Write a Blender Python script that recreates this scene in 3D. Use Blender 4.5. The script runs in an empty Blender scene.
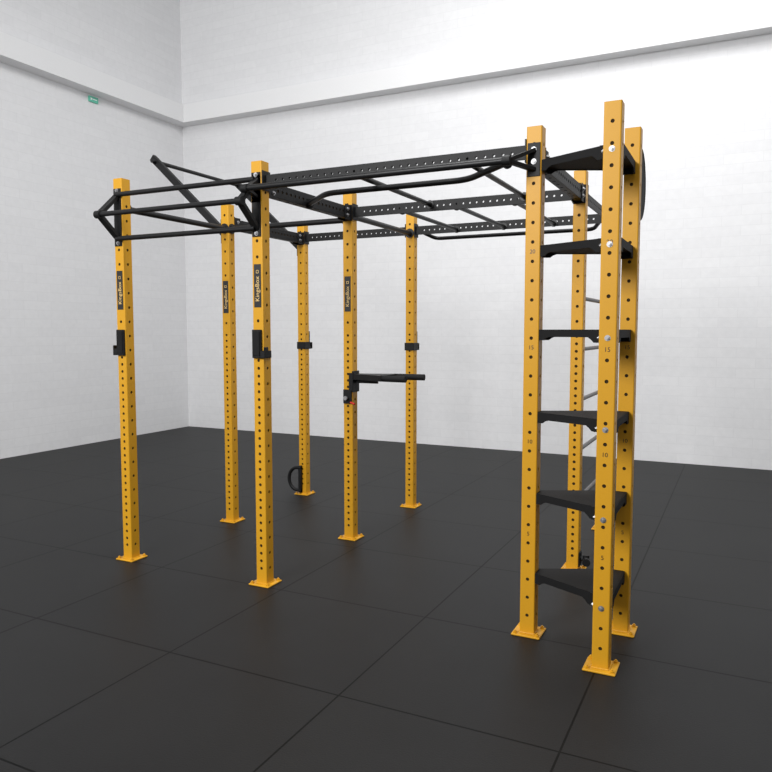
import bpy, math
from mathutils import Vector, Matrix
S=bpy.context.scene
COL=S.collection
S.view_settings.view_transform='Standard'
S.view_settings.look='None'
S.view_settings.exposure=0.0

# ---------------------------------------------------------------- materials
def mat(name,col,rough=.5,metal=0.,spec=.5,var=0.,bump=0.,bscale=60.):
    m=bpy.data.materials.new(name); m.use_nodes=True
    nt=m.node_tree; b=nt.nodes['Principled BSDF']
    b.inputs['Base Color'].default_value=(*col,1); b.inputs['Roughness'].default_value=rough
    b.inputs['Metallic'].default_value=metal; b.inputs['Specular IOR Level'].default_value=spec
    if var or bump:
        tc=nt.nodes.new('ShaderNodeTexCoord'); n=nt.nodes.new('ShaderNodeTexNoise')
        n.inputs['Scale'].default_value=bscale; n.inputs['Detail'].default_value=4
        nt.links.new(tc.outputs['Object'],n.inputs['Vector'])
        if var:
            r=nt.nodes.new('ShaderNodeValToRGB')
            r.color_ramp.elements[0].position=.3; r.color_ramp.elements[1].position=.7
            r.color_ramp.elements[0].color=(*[c*(1-var) for c in col],1)
            r.color_ramp.elements[1].color=(*[min(1,c*(1+var)) for c in col],1)
            nt.links.new(n.outputs['Fac'],r.inputs['Fac']); nt.links.new(r.outputs['Color'],b.inputs['Base Color'])
        if bump:
            bp=nt.nodes.new('ShaderNodeBump'); bp.inputs['Strength'].default_value=bump; bp.inputs['Distance'].default_value=.002
            nt.links.new(n.outputs['Fac'],bp.inputs['Height']); nt.links.new(bp.outputs['Normal'],b.inputs['Normal'])
    return m
M_YEL=mat('yellow_powder_coat',(.62,.31,.014),.42,0,.3,.04,.15,300)
M_SHADEIN=mat('tube_inside_shade',(.03,.018,.006),.8,0,.2,.1)  # shade of the hollow tube painted as a dark colour behind the holes
M_BLK=mat('black_powder_coat',(.009,.009,.0095),.5,0,.22,.08,.3,400)
M_BLKG=mat('black_gloss',(.009,.009,.0095),.4,0,.28,.05)
M_RUB=mat('black_matte_coat',(.009,.009,.0095),.7,0,.18,.1,.3,300)
M_STEEL=mat('zinc_bolt',(.38,.38,.39),.42,.9,.4,.05)
M_STL2=mat('grey_rung_steel',(.11,.11,.115),.45,.4,.4,.05)
M_GOLD=mat('yellow_print',(.75,.52,.2),.5,0,.4,.03)
M_DECAL=mat('decal_black',(.012,.012,.013),.4,0,.5,.05)
M_RED=mat('red_plastic',(.55,.03,.02),.45,0,.4,.05)
M_GREEN=mat('sign_green',(.12,.5,.36),.5,0,.4,.04)
M_WHT=mat('sign_white',(.8,.85,.82),.5,0,.4,.02)

def wall_mat():
    m=bpy.data.materials.new('painted_wall'); m.use_nodes=True
    nt=m.node_tree; L=nt.links; b=nt.nodes['Principled BSDF']
    b.inputs['Roughness'].default_value=.85; b.inputs['Specular IOR Level'].default_value=.2
    geo=nt.nodes.new('ShaderNodeNewGeometry')
    sep=nt.nodes.new('ShaderNodeSeparateXYZ'); L.new(geo.outputs['Position'],sep.inputs[0])
    add=nt.nodes.new('ShaderNodeMath'); add.operation='ADD'
    L.new(sep.outputs['X'],add.inputs[0]); L.new(sep.outputs['Y'],add.inputs[1])
    cmb=nt.nodes.new('ShaderNodeCombineXYZ'); L.new(add.outputs[0],cmb.inputs['X']); L.new(sep.outputs['Z'],cmb.inputs['Y'])
    br=nt.nodes.new('ShaderNodeTexBrick'); L.new(cmb.outputs[0],br.inputs['Vector'])
    br.inputs['Scale'].default_value=1; br.inputs['Brick Width'].default_value=.42; br.inputs['Row Height'].default_value=.12
    br.inputs['Mortar Size'].default_value=.006; br.inputs['Mortar Smooth'].default_value=.7
    br.inputs['Color1'].default_value=(.79,.79,.80,1); br.inputs['Color2'].default_value=(.765,.765,.776,1); br.inputs['Mortar'].default_value=(.745,.745,.755,1)
    n=nt.nodes.new('ShaderNodeTexNoise'); n.inputs['Scale'].default_value=14; n.inputs['Detail'].default_value=6
    L.new(geo.outputs['Position'],n.inputs['Vector'])
    mx=nt.nodes.new('ShaderNodeMix'); mx.data_type='RGBA'; mx.blend_type='MULTIPLY'
    mx.inputs[0].default_value=.10
    L.new(br.outputs['Color'],mx.inputs[6]); L.new(n.outputs['Fac'],mx.inputs[7]); L.new(mx.outputs[2],b.inputs['Base Color'])
    bp=nt.nodes.new('ShaderNodeBump'); bp.inputs['Strength'].default_value=.18; bp.inputs['Distance'].default_value=.01
    L.new(n.outputs['Fac'],bp.inputs['Height']); L.new(bp.outputs['Normal'],b.inputs['Normal'])
    return m
M_WALL=wall_mat()
M_TRIM=mat('painted_trim',(.78,.78,.785),.8,0,.2,.01)

def floor_mat():
    m=bpy.data.materials.new('rubber_tile_floor'); m.use_nodes=True
    nt=m.node_tree; L=nt.links; b=nt.nodes['Principled BSDF']
    geo=nt.nodes.new('ShaderNodeNewGeometry')
    mp=nt.nodes.new('ShaderNodeMapping'); mp.inputs['Location'].default_value=(-.34,.06,0)
    L.new(geo.outputs['Position'],mp.inputs['Vector'])
    br=nt.nodes.new('ShaderNodeTexBrick'); L.new(mp.outputs[0],br.inputs['Vector'])
    br.offset=0; br.squash=1
    br.inputs['Scale'].default_value=1; br.inputs['Brick Width'].default_value=1; br.inputs['Row Height'].default_value=1
    br.inputs['Mortar Size'].default_value=.0055; br.inputs['Mortar Smooth'].default_value=.3
    br.inputs['Color1'].default_value=(.0125,.0126,.0130,1); br.inputs['Color2'].default_value=(.0140,.0139,.0140,1); br.inputs['Mortar'].default_value=(.0035,.0035,.0035,1)
    n=nt.nodes.new('ShaderNodeTexNoise'); n.inputs['Scale'].default_value=2.2; n.inputs['Detail'].default_value=8
    L.new(geo.outputs['Position'],n.inputs['Vector'])
    mx=nt.nodes.new('ShaderNodeMix'); mx.data_type='RGBA'; mx.blend_type='MULTIPLY'; mx.inputs[0].default_value=.3
    L.new(br.outputs['Color'],mx.inputs[6]); L.new(n.outputs['Fac'],mx.inputs[7]); L.new(mx.outputs[2],b.inputs['Base Color'])
    n2=nt.nodes.new('ShaderNodeTexNoise'); n2.inputs['Scale'].default_value=120; L.new(geo.outputs['Position'],n2.inputs['Vector'])
    bp=nt.nodes.new('ShaderNodeBump'); bp.inputs['Strength'].default_value=.25; bp.inputs['Distance'].default_value=.002
    L.new(n2.outputs['Fac'],bp.inputs['Height']); L.new(bp.outputs['Normal'],b.inputs['Normal'])
    b.inputs['Roughness'].default_value=.5
    sp=nt.nodes.new('ShaderNodeMapRange'); L.new(br.outputs['Fac'],sp.inputs[0]); sp.inputs[3].default_value=.16; sp.inputs[4].default_value=.09
    L.new(sp.outputs[0],b.inputs['Specular IOR Level'])
    return m
M_FLOOR=floor_mat()

# ---------------------------------------------------------------- mesh helpers
class MB:
    def __init__(s): s.v=[];s.f=[];s.m=[]
    def add(s,vs,fs,mi=0):
        o=len(s.v); s.v+=[tuple(v) for v in vs]; s.f+=[[i+o for i in f] for f in fs]; s.m+=[mi]*len(fs)
    def box(s,lo,hi,mi=0,M=None,bev=0.):
        x0,y0,z0=lo;x1,y1,z1=hi
        x0,x1=min(x0,x1),max(x0,x1)
        if bev<=0:
            vs=[Vector(p) for p in [(x0,y0,z0),(x1,y0,z0),(x1,y1,z0),(x0,y1,z0),(x0,y0,z1),(x1,y0,z1),(x1,y1,z1),(x0,y1,z1)]]
            fs=[[3,2,1,0],[4,5,6,7],[0,1,5,4],[1,2,6,5],[2,3,7,6],[3,0,4,7]]
        else:
            b=bev; vs=[];fs=[];idx={}
            X=(x0,x1);Y=(y0,y1);Z=(z0,z1)
            for i in (0,1):
                for j in (0,1):
                    for k in (0,1):
                        sx=b*(1-2*i);sy=b*(1-2*j);sz=b*(1-2*k)
                        for a,pp in enumerate([(X[i],Y[j]+sy,Z[k]+sz),(X[i]+sx,Y[j],Z[k]+sz),(X[i]+sx,Y[j]+sy,Z[k])]):
                            idx[(i,j,k,a)]=len(vs); vs.append(Vector(pp))
            for i in (0,1): fs.append([idx[(i,0,0,0)],idx[(i,1,0,0)],idx[(i,1,1,0)],idx[(i,0,1,0)]])
            for j in (0,1): fs.append([idx[(0,j,0,1)],idx[(1,j,0,1)],idx[(1,j,1,1)],idx[(0,j,1,1)]])
            for k in (0,1): fs.append([idx[(0,0,k,2)],idx[(1,0,k,2)],idx[(1,1,k,2)],idx[(0,1,k,2)]])
            for i in (0,1):
                for j in (0,1): fs.append([idx[(i,j,0,0)],idx[(i,j,0,1)],idx[(i,j,1,1)],idx[(i,j,1,0)]])
                for k in (0,1): fs.append([idx[(i,0,k,0)],idx[(i,0,k,2)],idx[(i,1,k,2)],idx[(i,1,k,0)]])
            for j in (0,1):
                for k in (0,1): fs.append([idx[(0,j,k,1)],idx[(0,j,k,2)],idx[(1,j,k,2)],idx[(1,j,k,1)]])
            for i in (0,1):
                for j in (0,1):
                    for k in (0,1): fs.append([idx[(i,j,k,a)] for a in range(3)])
            c=Vector(((x0+x1)/2,(y0+y1)/2,(z0+z1)/2)); nf=[]
            for f in fs:
                nrm=(vs[f[1]]-vs[f[0]]).cross(vs[f[2]]-vs[f[0]]); cen=sum((vs[q] for q in f),Vector())/len(f)
                nf.append(f if nrm.dot(cen-c)>0 else f[::-1])
            fs=nf
        if M: vs=[M@v for v in vs]
        s.add(vs,fs,mi)
    def cyl(s,p0,p1,r,n=16,mi=0,r1=None):
        s.sweep([p0,p1],r,n,mi,r1)
    def sweep(s,pts,r,n=16,mi=0,r1=None,closed=False):
        P=[Vector(p) for p in pts]; k=len(P)
        t0=(P[1]-P[0]).normalized(); up=Vector((0,0,1)) if abs(t0.z)<.9 else Vector((1,0,0))
        vs=[];fs=[]
        a=t0.cross(up).normalized()
        for i in range(k):
            if closed: t=(P[(i+1)%k]-P[i-1]).normalized()
            elif i==0: t=t0
            elif i==k-1: t=(P[i]-P[i-1]).normalized()
            else:
                ta=(P[i]-P[i-1]).normalized(); tb=(P[i+1]-P[i]).normalized(); t=(ta+tb).normalized()
            a=(a-t*a.dot(t)).normalized(); b=t.cross(a)
            rr=r if r1 is None else r+(r1-r)*i/(k-1)
            for j in range(n):
                w=2*math.pi*j/n; vs.append(P[i]+a*rr*math.cos(w)+b*rr*math.sin(w))
        kk=k if closed else k-1
        for i in range(kk):
            for j in range(n):
                i2=(i+1)%k; fs.append([i*n+j,i*n+(j+1)%n,i2*n+(j+1)%n,i2*n+j])
        if not closed: fs.append(list(range(n))[::-1]); fs.append([(k-1)*n+j for j in range(n)])
        s.add(vs,fs,mi)
    def prism(s,poly,t0,t1,M=None,mi=0):
        n=len(poly)
        vs=[Vector((x,y,t0)) for x,y in poly]+[Vector((x,y,t1)) for x,y in poly]
        fs=[list(range(n))[::-1],[n+i for i in range(n)]]+[[i,(i+1)%n,n+(i+1)%n,n+i] for i in range(n)]
        if M: vs=[M@v for v in vs]
        s.add(vs,fs,mi)
    def mesh(s,name,mats,smooth=False):
        me=bpy.data.meshes.new(name); me.from_pydata(s.v,[],s.f); me.update()
        for m in mats: me.materials.append(m)
        me.polygons.foreach_set('material_index',s.m)
        if smooth:
            me.polygons.foreach_set('use_smooth',[True]*len(s.f))
            try: me.set_sharp_from_angle(angle=math.radians(40))
            except Exception: pass
        me.update(); return me

def fillet(pts,r=.04,n=5):
    P=[Vector(p) for p in pts]; out=[P[0]]
    for i in range(1,len(P)-1):
        a=(P[i-1]-P[i]); b=(P[i+1]-P[i]); rr=min(r,a.length*.45,b.length*.45)
        A=P[i]+a.normalized()*rr; B=P[i]+b.normalized()*rr
        for k in range(n+1):
            t=k/n; out.append(A*(1-t)**2+P[i]*2*t*(1-t)+B*t*t)
    out.append(P[-1]); return out

def obj(name,me,parent=None,loc=(0,0,0),rot=None,label=None,cat=None,group=None,kind=None):
    o=bpy.data.objects.new(name,me); COL.objects.link(o); o.location=loc
    if rot: o.rotation_euler=rot
    if parent: o.parent=parent
    if label: o['label']=label
    if cat: o['category']=cat
    if group: o['group']=group
    if kind: o['kind']=kind
    return o

def perf_tube(mb,L,hw,hd,holes,r_hole=.0105,bev=.006,M=None,wall=.004,nseg=12,core=True):
    """box tube along local Z, holes = 4 lists for faces +X,+Y,-X,-Y"""
    M=M or Matrix()
    V=[];F=[]
    def q(vs): o=len(V); V.extend(M@Vector(v) for v in vs); F.append([o+i for i in range(len(vs))])
    for k in range(4):
        h=hw if k%2==0 else hd; w=(hd if k%2==0 else hw)-bev
        c,sn=[(1,0),(0,1),(-1,0),(0,-1)][k]
        def P(s_,z,inn=0.): hh=h-inn; return (c*hh-sn*s_, sn*hh+c*s_, z)
        z=0.; zs=sorted(holes[k])
        for i,z0 in enumerate(zs):
            hh=.018
            if z0-hh>z+1e-6: q([P(-w,z),P(w,z),P(w,z0-hh),P(-w,z0-hh)])
            ring=[(r_hole*math.cos(-math.pi/2+2*math.pi*j/nseg),z0+r_hole*math.sin(-math.pi/2+2*math.pi*j/nseg)) for j in range(nseg)]
            half=nseg//2
            right=[P(0,z0-hh),P(w,z0-hh),P(w,z0+hh),P(0,z0+hh)]+[P(*ring[j]) for j in range(half,-1,-1)]
            q(right)
            left=[P(0,z0+hh),P(-w,z0+hh),P(-w,z0-hh),P(0,z0-hh)]+[P(*ring[j%nseg]) for j in range(nseg,half-1,-1)]
            q(left)
            for j in range(nseg):
                a=ring[j];b=ring[(j+1)%nseg]
                q([P(a[0],a[1]),P(b[0],b[1]),P(b[0],b[1],wall),P(a[0],a[1],wall)])
            z=z0+hh
        q([P(-w,z),P(w,z),P(w,L),P(-w,L)])
        h2=hd if k%2==0 else hw
        c2,s2=[(0,1),(-1,0),(0,-1),(1,0)][k]
        cx=c*(h-bev)+c2*(h2-bev); cy=sn*(h-bev)+s2*(h2-bev)
        n=3
        for j in range(n):
            a0=math.pi/2*(k+j/n);a1=math.pi/2*(k+(j+1)/n)
            p0=(cx+bev*math.cos(a0),cy+bev*math.sin(a0));p1=(cx+bev*math.cos(a1),cy+bev*math.sin(a1))
            q([(*p0,0),(*p1,0),(*p1,L),(*p0,L)])
    mb.add(V,F,0)
    pts=[]
    for k in range(4):
        h=hw if k%2==0 else hd; h2=hd if k%2==0 else hw
        c,sn=[(1,0),(0,1),(-1,0),(0,-1)][k]; c2,s2=[(0,1),(-1,0),(0,-1),(1,0)][k]
        cx=c*(h-bev)+c2*(h2-bev); cy=sn*(h-bev)+s2*(h2-bev)
        for j in range(4):
            a=math.pi/2*(k+j/3); pts.append((cx+bev*math.cos(a),cy+bev*math.sin(a)))
    n=len(pts)
    mb.add([M@Vector((*p,0)) for p in pts],[list(range(n))[::-1]],0)
    mb.add([M@Vector((*p,L)) for p in pts],[list(range(n))],0)
    if core: mb.box((-hw+wall,-hd+wall,.003),(hw-wall,hd-wall,L-.003),1,M)  # solid core, coloured dark to stand for shade inside the tube

def hexbolt(mb,p,d,r=.011,t=.008,mi=0):
    p=Vector(p); d=Vector(d).normalized()
    mb.cyl(p,p+d*.002,r*1.35,16,mi); mb.cyl(p+d*.002,p+d*(.002+t),r,6,mi)
    mb.cyl(p+d*(.002+t),p+d*(.008+t),r*.5,10,mi)

# ---------------------------------------------------------------- grid
U1,U2,V1,V2=1.177,1.753,1.159,1.160
HT=2.7; W=.0405
POS={'A':(0,0),'C':(U1,0),'G':(U1+U2,0),'B':(0,V1),'E':(U1,V1),'J':(U1+U2,V1),'D':(0,V1+V2),'F':(U1,V1+V2),'K':(U1+U2,V1+V2),
     'H':(U1+U2+.43,-.25),'I':(U1+U2+.451,.25)}
rig=obj('pull_up_rig',None,loc=(0,0,0),label='large yellow and black steel rig with overhead bars and step tower',cat='gym rig')

dense=[.10+.05*i for i in range(31)]; upper=[1.70+.1*i for i in range(10)]
wide=[.10+.1*i for i in range(26)]
mbu=MB(); perf_tube(mbu,HT-.01,W,W,[wide,dense+upper,wide,dense+upper],.0105)
me_up=mbu.mesh('upright',[M_YEL,M_SHADEIN])
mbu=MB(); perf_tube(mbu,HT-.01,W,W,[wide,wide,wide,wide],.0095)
me_up2=mbu.mesh('upright_tower',[M_YEL,M_SHADEIN])
mb=MB()
mb.box((-.078,-.078,0),(.078,.078,.01),0,None,.003)
for sx in(-1,1):
    for sy in(-1,1):
        hexbolt(mb,(sx*.06,sy*.06,.01),(0,0,1),.011,.008)
for k in range(4):
    a=k*math.pi/2; R=Matrix.Rotation(a,4,'Z'); p0=R@Vector((W+.002,-W,.012)); p1=R@Vector((W+.002,W,.012)); mb.cyl(p0,p1,.004,8)
me_base=mb.mesh('base_plate',[M_YEL],False)
mb=MB(); hexbolt(mb,(0,0,0),(0,0,1),.0105,.006); me_bolt=mb.mesh('bolt',[M_STEEL])

def text_mesh(txt,size,depth=.0006,off=0.):
    cu=bpy.data.curves.new('txt','FONT'); cu.body=txt; cu.size=size; cu.align_x='CENTER'; cu.align_y='CENTER'; cu.extrude=depth; cu.offset=off
    o=bpy.data.objects.new('txt',cu); COL.objects.link(o)
    bpy.context.view_layer.update()
    dg=bpy.context.evaluated_depsgraph_get()
    me=bpy.data.meshes.new_from_object(o.evaluated_get(dg)); 
    vs=[v.co.copy() for v in me.vertices]; fs=[list(p.vertices) for p in me.polygons]
    bpy.data.objects.remove(o); return vs,fs
tv,tf=text_mesh('KingsBox',.058)
mb=MB(); mb.box((-.027,-.0012,-.135),(.027,0,.135),0)
R=Matrix.Rotation(math.pi/2,4,'X')@Matrix.Rotation(math.pi/2,4,'Z')
xs=[v.x for v in tv]; sc=.155/(max(xs)-min(xs)); 
mb.add([Matrix.Translation((0,-.0018,-.02))@R@(v*sc) for v in tv],tf,1)
for a in ((-.010,.078,.010,.081),(-.010,.095,.010,.098),(-.010,.078,-.007,.098),(.007,.078,.010,.098)):
    mb.box((a[0],-.0022,a[1]),(a[2],-.0011,a[3]),1)
me_decal=mb.mesh('brand_decal',[M_DECAL,M_GOLD])
numm={}
for s_ in ('5','10','15','20','25'):
    tv,tf=text_mesh(s_,.03,.0004); mb=MB(); R=Matrix.Rotation(math.pi/2,4,'X')
    mb.add([R@v for v in tv],tf,0); numm[s_]=mb.mesh('hole_number',[M_DECAL])

def bolt(parent,loc,d):
    d=Vector(d); q=Vector((0,0,1)).rotation_difference(d)
    o=obj('bolt',me_bolt,parent,loc); o.rotation_euler=q.to_euler(); return o
UP={}
for k,(x,y) in POS.items():
    tower=k in 'GHI'
    u=obj('upright',me_up2 if tower else me_up,rig,(x,y,.01)); UP[k]=u
    obj('base_plate',me_base,u,(0,0,-.01))
    if k in 'ABCE': obj('brand_decal',me_decal,u,(0,-W-.0002,1.92),label='black vertical brand sticker with pale gold lettering')
    if tower:
        for s_,z in (('5',.55),('10',1.05),('15',1.55),('20',2.05)):
            obj('hole_number',numm[s_],u,(0,-W-.0006,z+.0))

# ------------------------------------------------ crossbeams (perforated, black)
def beam(a,b,za=2.555,hw=.006,hd=.034,r=.0078):
    thick=hw>.01
    A=Vector((*POS[a],za));B=Vector((*POS[b],za)); d=(B-A).normalized(); A=A+d*(W+.001);B=B-d*(W+.001)
    L=(B-A).length
    up=Vector((0,0,1)); side=up.cross(d); M=Matrix((side,up,d)).transposed().to_4x4()
    n=int((L-.12)/.05); o_=(L-n*.05)/2
    hs=[o_+.05*i for i in range(n+1)]
    mb=MB(); perf_tube(mb,L,hw,hd,[hs,hs[::2] if thick else [],hs,hs[::2] if thick else []],.0105 if thick else r,.004 if thick else .001,M,wall=.004 if thick else hw,core=thick)
    for e,sg in ((0,1),(L,-1)):
        zz=(.001,.007) if sg>0 else (L-.007,L-.001)
        mb.box((-W-.001,-.06,zz[0]),(W+.001,.06,zz[1]),0,M)
        if thick:
            z0,z1=(0,.09) if sg>0 else (L-.09,L)
            for s_ in(-1,1): mb.box((s_*(hw+.0035)-.0025,-hd-.012,z0),(s_*(hw+.0035)+.0025,hd+.012,z1),0,M,.001)
    o=obj('crossbeam',mb.mesh('crossbeam',[M_BLK,M_SHADEIN]),rig,A)
    for zc in (.055,L-.055):
        for q in ((-.022,.022) if thick else ()):
            bolt(o,M@Vector((-hw-.006,q,zc)),M.to_3x3()@Vector((-1,0,0))); bolt(o,M@Vector((hw+.006,q,zc)),M.to_3x3()@Vector((1,0,0)))
    return o
for a,b in (('E','J'),('F','K'),('D','F'),('J','K')): beam(a,b,hd=.038)
beam('C','G',2.58,.009,.036,.0075)
for a,b in (('C','E'),('G','J'),('B','D')): beam(a,b,2.545,.028,.045)
def tube(name,pts,r=.017,fil=0.,parent=rig,mt=None,ends=True,label=None):
    P=fillet(pts,fil) if fil else [Vector(p) for p in pts]
    o0=P[0].copy(); mb=MB(); mb.sweep([p-o0 for p in P],r,16)
    if ends:
        for p,n_ in ((P[0],P[1]),(P[-1],P[-2])):
            d=(n_-p).normalized(); mb.cyl(p-o0,p-o0+d*.008,r*1.9,20)
    return obj(name,mb.mesh(name,[mt or M_BLKG],True),parent,o0,label=label)
tube('crossbar',[(W,V1,2.5),(U1-W,V1,2.5)],.022)
tube('crossbar',[(0,W,2.5),(0,V1-W,2.5)],.022)
tube('crossbar',[(U1,V1+W,2.53),(U1,V1+V2-W,2.53)],.022)

def kbracket(k,tip=-.21,zt=2.43,ztop=2.585,zbot=2.285):
    x,y=POS[k]; mb=MB()
    y0=-W
    for za in (ztop,zbot):
        A=Vector((0,y0,za));B=Vector((0,tip,zt)); d=(B-A); L=d.length; d.normalize()
        side=Vector((1,0,0)); n=d.cross(side); M=Matrix((side,n,d)).transposed().to_4x4(); M.translation=A
        mb.box((-.022,-.014,0),(.022,.014,L+.01),0,M,.002)
    mb.box((-.033,y0-.006,zbot-.05),(.033,y0,ztop+.045),0,None,.001)
    mb.cyl((-.024,tip,zt),(.024,tip,zt),.026,20)
    o=obj('pull_up_bar_bracket',mb.mesh('bracket',[M_BLK],False),rig,(x,y,0))
    for z in (zbot-.03,ztop+.03): bolt(o,(0,y0-.006,z),(0,-1,0))
    return o
for k in 'AC': kbracket(k)
tube('pull_up_bar',[(0,-.21,2.43),(U1,-.21,2.43)],.017,ends=False)
tube('pull_up_bar',[(.0,-W-.02,2.585),(U1,-W-.02,2.585)],.017,ends=False)
tube('pull_up_bar',[(.0,-W-.02,2.285),(U1,-W-.02,2.285)],.017,ends=False)
def armbracket(x,tip,zt,y=0,zr=2.53,dx=0.):
    mb=MB()
    for za in (zr+.05,zr-.05):
        A=Vector((0,-W,za));B=Vector((dx,tip,zt)); d=B-A;L=d.length;d.normalize(); side=Vector((0,0,1)).cross(d).normalized(); n=d.cross(side)
        M=Matrix((side,n,d)).transposed().to_4x4(); M.translation=A
        mb.box((-.016,-.010,0),(.016,.010,L+.01),0,M,.002)
    mb.box((-.033,-W-.006,zr-.085),(.033,-W,zr+.085),0,None,.001)
    mb.cyl((dx-.02,tip,zt),(dx+.02,tip,zt),.026,20)
    return obj('pull_up_bar_bracket',mb.mesh('bracket',[M_BLK],False),rig,(x,y,0))
armbracket(U1+U2,-.19,2.505,dx=-.10); armbracket(U1,-.19,2.505,dx=.03)
tube('pull_up_bar',[(U1+.03,-.19,2.505),(U1+U2-.10,-.19,2.505)],.019,ends=False)
tube('bent_pull_up_bar',[(U1+.03,.52,2.52),(U1+.33,.26,2.525),(U1+1.28,.26,2.525),(U1+U2-.16,.02,2.545)],.018,.08)
for x in (1.62,2.05,2.48):
    tube('monkey_bar_rung',[(x,V1+.007,2.54),(x,V1+V2-.007,2.54)],.016)
for x in (1.85,2.55):
    tube('monkey_bar_rung',[(x,.010,2.565),(x,V1-.007,2.565)],.016)
tube('pull_up_bar',[(U1+.06,V1+V2+.007,2.56),(U1+.16,V1+V2+.2,2.50),(U1+U2-.16,V1+V2+.2,2.50),(U1+U2-.06,V1+V2+.007,2.56)],.017,.05,ends=False)

for k in 'BD':
    x,y=POS[k]; mb=MB()
    A=Vector((-W,0,2.47));B=Vector((-.80,0,3.16)); d=B-A;L=d.length;d.normalize(); side=Vector((0,1,0)); n=d.cross(side)
    M=Matrix((side,n,d)).transposed().to_4x4(); M.translation=A
    mb.box((-.02,-.03,0),(.02,.03,L+.02),0,M,.003)
    mb.box((-W-.007,-.035,2.38),(-W,.035,2.58),0,None,.001)
    o=obj('flying_bar_arm',mb.mesh('flying_bar_arm',[M_BLK],False),rig,(x,y,0))
    for z in (2.40,2.56): bolt(o,(-W-.007,0,z),(-1,0,0))
tube('pull_up_bar',[(-.77,V1-.06,3.13),(-.77,V1+V2+.06,3.13)],.017,ends=False)

for z in (.47,.82,1.17,1.52,1.87):
    tube('ladder_rung',[(U1+U2,V1+W,z),(U1+U2,V1+V2-W,z)],.014,mt=M_STL2,label='slim dark grey steel rung')

# ------------------------------------------------ triangular steps
mb=MB()
th=.034
plate=[(W+.002,-.038),(.385,-.205),(.46,-.207),(.465,-.20),(.465,.20),(.46,.207),(.385,.205),(W+.002,.038)]
mb.prism(plate,-th,0)
def flange(p0,p1,prof,thick=.008):
    p0=Vector((*p0,0));p1=Vector((*p1,0)); d=(p1-p0);L=d.length;d.normalize(); up=Vector((0,0,1)); n=d.cross(up)
    M=Matrix((d,up,n)).transposed().to_4x4(); M.translation=p0
    mb.prism([(a*L,b) for a,b in prof],-thick/2,thick/2,M)
arch=[(0,-.056),(.08,-.056),(.12,-.045),(.17,-.038),(.80,-.038),(.85,-.05),(.89,-.064),(1,-.064),(1,0),(0,0)]
flange((W+.002,-.040),(.388,-.207),arch); flange((W+.002,.040),(.388,.207),arch)
flange((.465,-.205),(.465,.205),[(0,-.064),(.10,-.064),(.16,-.040),(.84,-.040),(.90,-.064),(1,-.064),(1,0),(0,0)])
mb.box((W+.001,-.038,-.056),(W+.012,.038,0)); 
mb.box((.36,-.2085,-.064),(.46,-.195,-.0)); mb.box((.36,.195,-.064),(.46,.2085,-.0))
me_step=mb.mesh('step',[M_RUB])
for z in (.35,.785,1.22,1.655,2.09,2.525):
    st=obj('step',me_step,rig,(U1+U2,0,z),label='black triangular steel step plate')
    bolt(UP['H'],(-W,0,z-.05),(-1,0,0)); bolt(UP['H'],(0,-W,z-.05),(0,-1,0))
for z in (2.52,2.58): bolt(UP['G'],(0,-W-.006,z-.01),(0,-1,0))

# wall-ball target behind the rear tower post
mb=MB()
n=48; R_=.19
M=Matrix.Rotation(math.pi/2,4,'Y')
mb.prism([(R_*math.cos(2*math.pi*i/n),R_*math.sin(2*math.pi*i/n)) for i in range(n)],0,.012,M)
mb.sweep([M@Vector((R_*math.cos(2*math.pi*i/n),R_*math.sin(2*math.pi*i/n),.006)) for i in range(n)],.009,10,closed=True)
mb.box((-.022,-.20,-.03),(0,.13,.03),0,None,.002)
obj('ball_target',mb.mesh('ball_target',[M_RUB]),rig,(U1+U2+.451,.25+W+.205,2.46),label='round black ball target plate')

# ------------------------------------------------ j cups
def jcup_mesh(s):
    """compact upright plate with one short lip towards side s"""
    mb=MB(); X=lambda a,b:(min(s*a,s*b),max(s*a,s*b))
    def bx(x0,x1,y0,y1,z0,z1,mi=0,b=.003):
        a,c=X(x0,x1); mb.box((a,y0,z0),(c,y1,z1),mi,None,b)
    bx(-.036,.030,-W-.020,-W-.0005,-.035,.145)
    bx(-.030,.024,-W-.0255,-W-.0195,-.02,.135,1,.002)
    bx(.02,.062,-W-.020,-W-.0005,-.035,.012)
    bx(W+.0005,W+.010,-W-.002,W-.01,-.035,.012)
    bx(.054,.064,-W-.022,-W+.02,-.035,.035)
    return mb.mesh('j_cup',[M_BLK,M_RUB])
def clamp_mesh():
    mb=MB()
    mb.box((-W-.007,-W-.008,-.035),(W+.007,-W-.0005,.035),0,None,.002)
    mb.box((-W-.007,W+.0005,-.035),(W+.007,W+.012,.035),0,None,.002)
    mb.box((-W-.007,-W-.006,-.035),(-W-.0005,W+.008,.035),0,None,.002)
    mb.box((W+.0005,-W-.006,-.035),(W+.007,W+.008,.035),0,None,.002)
    mb.box((-.034,W+.011,-.035),(.034,W+.026,.14),0,None,.003)
    mb.box((-.03,W+.02,-.035),(.03,W+.075,-.018),0,None,.003); mb.box((-.03,W+.068,-.035),(.03,W+.08,.03),0,None,.003)
    return mb.mesh('j_cup',[M_BLK,M_RUB])
mL,mR,mC=jcup_mesh(-1),jcup_mesh(1),clamp_mesh()
for k,z,me in (('A',1.51,mL),('C',1.51,mR),('D',1.50,mC),('F',1.50,mC)):
    x,y=POS[k]
    obj('j_cup',me,None,(x,y,z),None,label='compact black steel barbell j-cup on a yellow upright' if k in 'AC' else 'black j-cup with clamp band around a yellow upright',cat='barbell holder',group='j-cups on the uprights')

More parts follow.
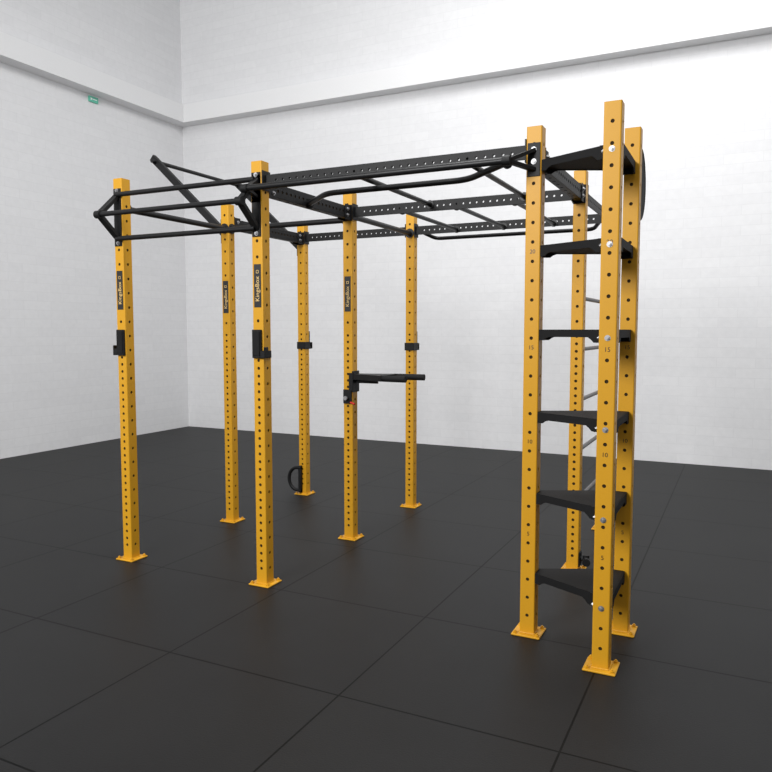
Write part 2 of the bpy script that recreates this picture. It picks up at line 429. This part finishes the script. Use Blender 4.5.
# ------------------------------------------------ dip attachment on E
x,y=POS['E']
dip=obj('dip_attachment',None,None,(x,y,1.29),label='black dip handle attachment hooked on a yellow upright',cat='dip bar')
mb=MB()
mb.box((-.036,-W-.016,-.21),(.036,-W-.001,-.10),0,None,.003)
mb.box((.012,-W-.012,-.11),(W+.006,-W-.001,.03),0,None,.002)
mb.box((W+.001,-W-.014,-.12),(W+.010,W+.012,.045),0,None,.002)
# flat angled arm widening toward the grips, with turned-down edges
mb.prism([(W+.01,-.05),(W+.12,-.075),(W+.30,-.15),(W+.31,.15),(W+.12,.075),(W+.01,.05)],-.022,.022)
mb.box((W+.01,-.012,-.05),(W+.20,.012,-.02),0,None,.003)
obj('bracket',mb.mesh('bracket',[M_BLK]),dip)
mb=MB(); mb.cyl((0,-W-.014,-.165),(0,-W-.04,-.165),.009,16); mb.cyl((0,-W-.038,-.165),(0,-W-.05,-.165),.016,20)
obj('pin',mb.mesh('pin',[M_STEEL]),dip,label='silver locking pin')
mb=MB(); mb.cyl((.03,-W-.014,-.20),(.075,-W-.03,-.21),.008,14)
obj('pin',mb.mesh('pin',[M_RED],True),dip,label='small red locking pin')
for s_ in (-1,1):
    mb=MB(); mb.cyl((W+.28,s_*.12,0),(W+(.53 if s_>0 else .50),s_*.14,.0),.024,20)
    obj('handle',mb.mesh('handle',[M_RUB],True),dip)

# ------------------------------------------------ anchor ring on D, swivel on J
x,y=POS['D']
mb=MB(); n=24
arc=[Vector((-W-.005-.10*math.sin(math.pi*i/n),-W-.022,.115*math.cos(math.pi*i/n))) for i in range(n+1)]
mb.sweep([Vector((0,-W-.022,.115))]+arc+[Vector((0,-W-.022,-.115))],.017,12)
mb.box((-.03,-W-.036,-.135),(.0,-W-.001,.135),0,None,.003)
obj('anchor_ring',mb.mesh('anchor_ring',[M_BLK],True),rig,(x,y,.16),label='black steel half ring anchor')
x,y=POS['J']
mb=MB(); mb.box((W+.001,-.035,-.05),(W+.010,.035,.05),0,None,.003)
mb.cyl((W+.01,0,0),(W+.035,0,0),.018,16); mb.cyl((W+.045,0,-.03),(W+.045,0,.03),.022,20)
mb.cyl((W+.045,-.01,.0),(W+.060,-.07,.0),.022,20); mb.cyl((W+.058,-.06,0),(W+.062,-.08,0),.027,20)
obj('landmine_attachment',mb.mesh('landmine_attachment',[M_BLK],False),None,(x,y,.085),label='small black swivelling barbell sleeve at the foot of an upright',cat='barbell attachment')

# ---------------------------------------------------------------- room
XL,YB=-4.58,5.80
def struct(name,lo,hi,m):
    c=Vector(((lo[0]+hi[0])/2,(lo[1]+hi[1])/2,(lo[2]+hi[2])/2)); mb=MB()
    mb.box(Vector(lo)-c,Vector(hi)-c); return obj(name,mb.mesh(name,[m]),None,c,kind='structure')
struct('floor',(XL-.2,-9,-.1),(12,YB+.2,0),M_FLOOR)
struct('wall_left',(XL-.2,-9,0),(XL,YB+.2,8),M_WALL)
struct('wall_back',(XL,YB,0),(12,YB+.2,8),M_WALL)
struct('trim_1',(XL,-9,5.02),(XL+.22,YB,5.30),M_TRIM)
struct('trim_2',(XL+.22,YB-.22,5.02),(12,YB,5.30),M_TRIM)
mb=MB(); mb.box((0,-.08,-.04),(.03,.08,.04),0,None,.004)
mb.box((.0305,-.02,-.006),(.0315,.05,.006),1); mb.prism([(-.02,-.02),(.02,0),(-.02,.02)],.0305,.0315,Matrix(((0,0,1,0),(1,0,0,-.04),(0,1,0,0),(0,0,0,1))),1)
obj('emergency_sign',mb.mesh('emergency_sign',[M_GREEN,M_WHT]),None,(XL,3.93,4.95),label='small green emergency sign high on a white wall',cat='sign')

# ---------------------------------------------------------------- light
w=bpy.data.worlds.new('World'); S.world=w; w.use_nodes=True
w.node_tree.nodes['Background'].inputs[0].default_value=(.97,.985,1,1); w.node_tree.nodes['Background'].inputs[1].default_value=.33
def area(name,loc,target,size,power,col=(1,1,1)):
    l=bpy.data.lights.new(name,'AREA'); l.shape='RECTANGLE'; l.size,l.size_y=size; l.energy=power; l.color=col
    o=bpy.data.objects.new(name,l); COL.objects.link(o); o.location=loc
    o.rotation_euler=(Vector(target)-Vector(loc)).to_track_quat('-Z','Y').to_euler(); return o
area('overhead_fill',(3.0,0.8,7.2),(2.8,2.8,0),(5,4),480)  # added area light overhead, standing in for an unbuilt ceiling with lamps
area('front_light',(0.0,-7.5,5.0),(1.6,2.5,1.7),(3,3),760,(1,1,1))  # added key light to brighten front faces and walls, sides left darker

# ---------------------------------------------------------------- camera
f,pi_,ya,ro,cx,cy,cz=724.4305,0.07728,-0.45755,-0.00076,3.93247,-3.80691,1.65322
cam=bpy.data.cameras.new('camera'); cam.sensor_width=36; cam.sensor_fit='HORIZONTAL'; cam.lens=36*f/772; cam.clip_end=100
co=bpy.data.objects.new('camera',cam); COL.objects.link(co); co.location=(cx,cy,cz)
fw=Vector((math.sin(ya)*math.cos(pi_),math.cos(ya)*math.cos(pi_),-math.sin(pi_))); r=Vector((math.cos(ya),-math.sin(ya),0)); u=r.cross(fw)
Mx=Matrix((r,u,-fw)).transposed(); co.rotation_euler=Mx.to_euler()
S.camera=co
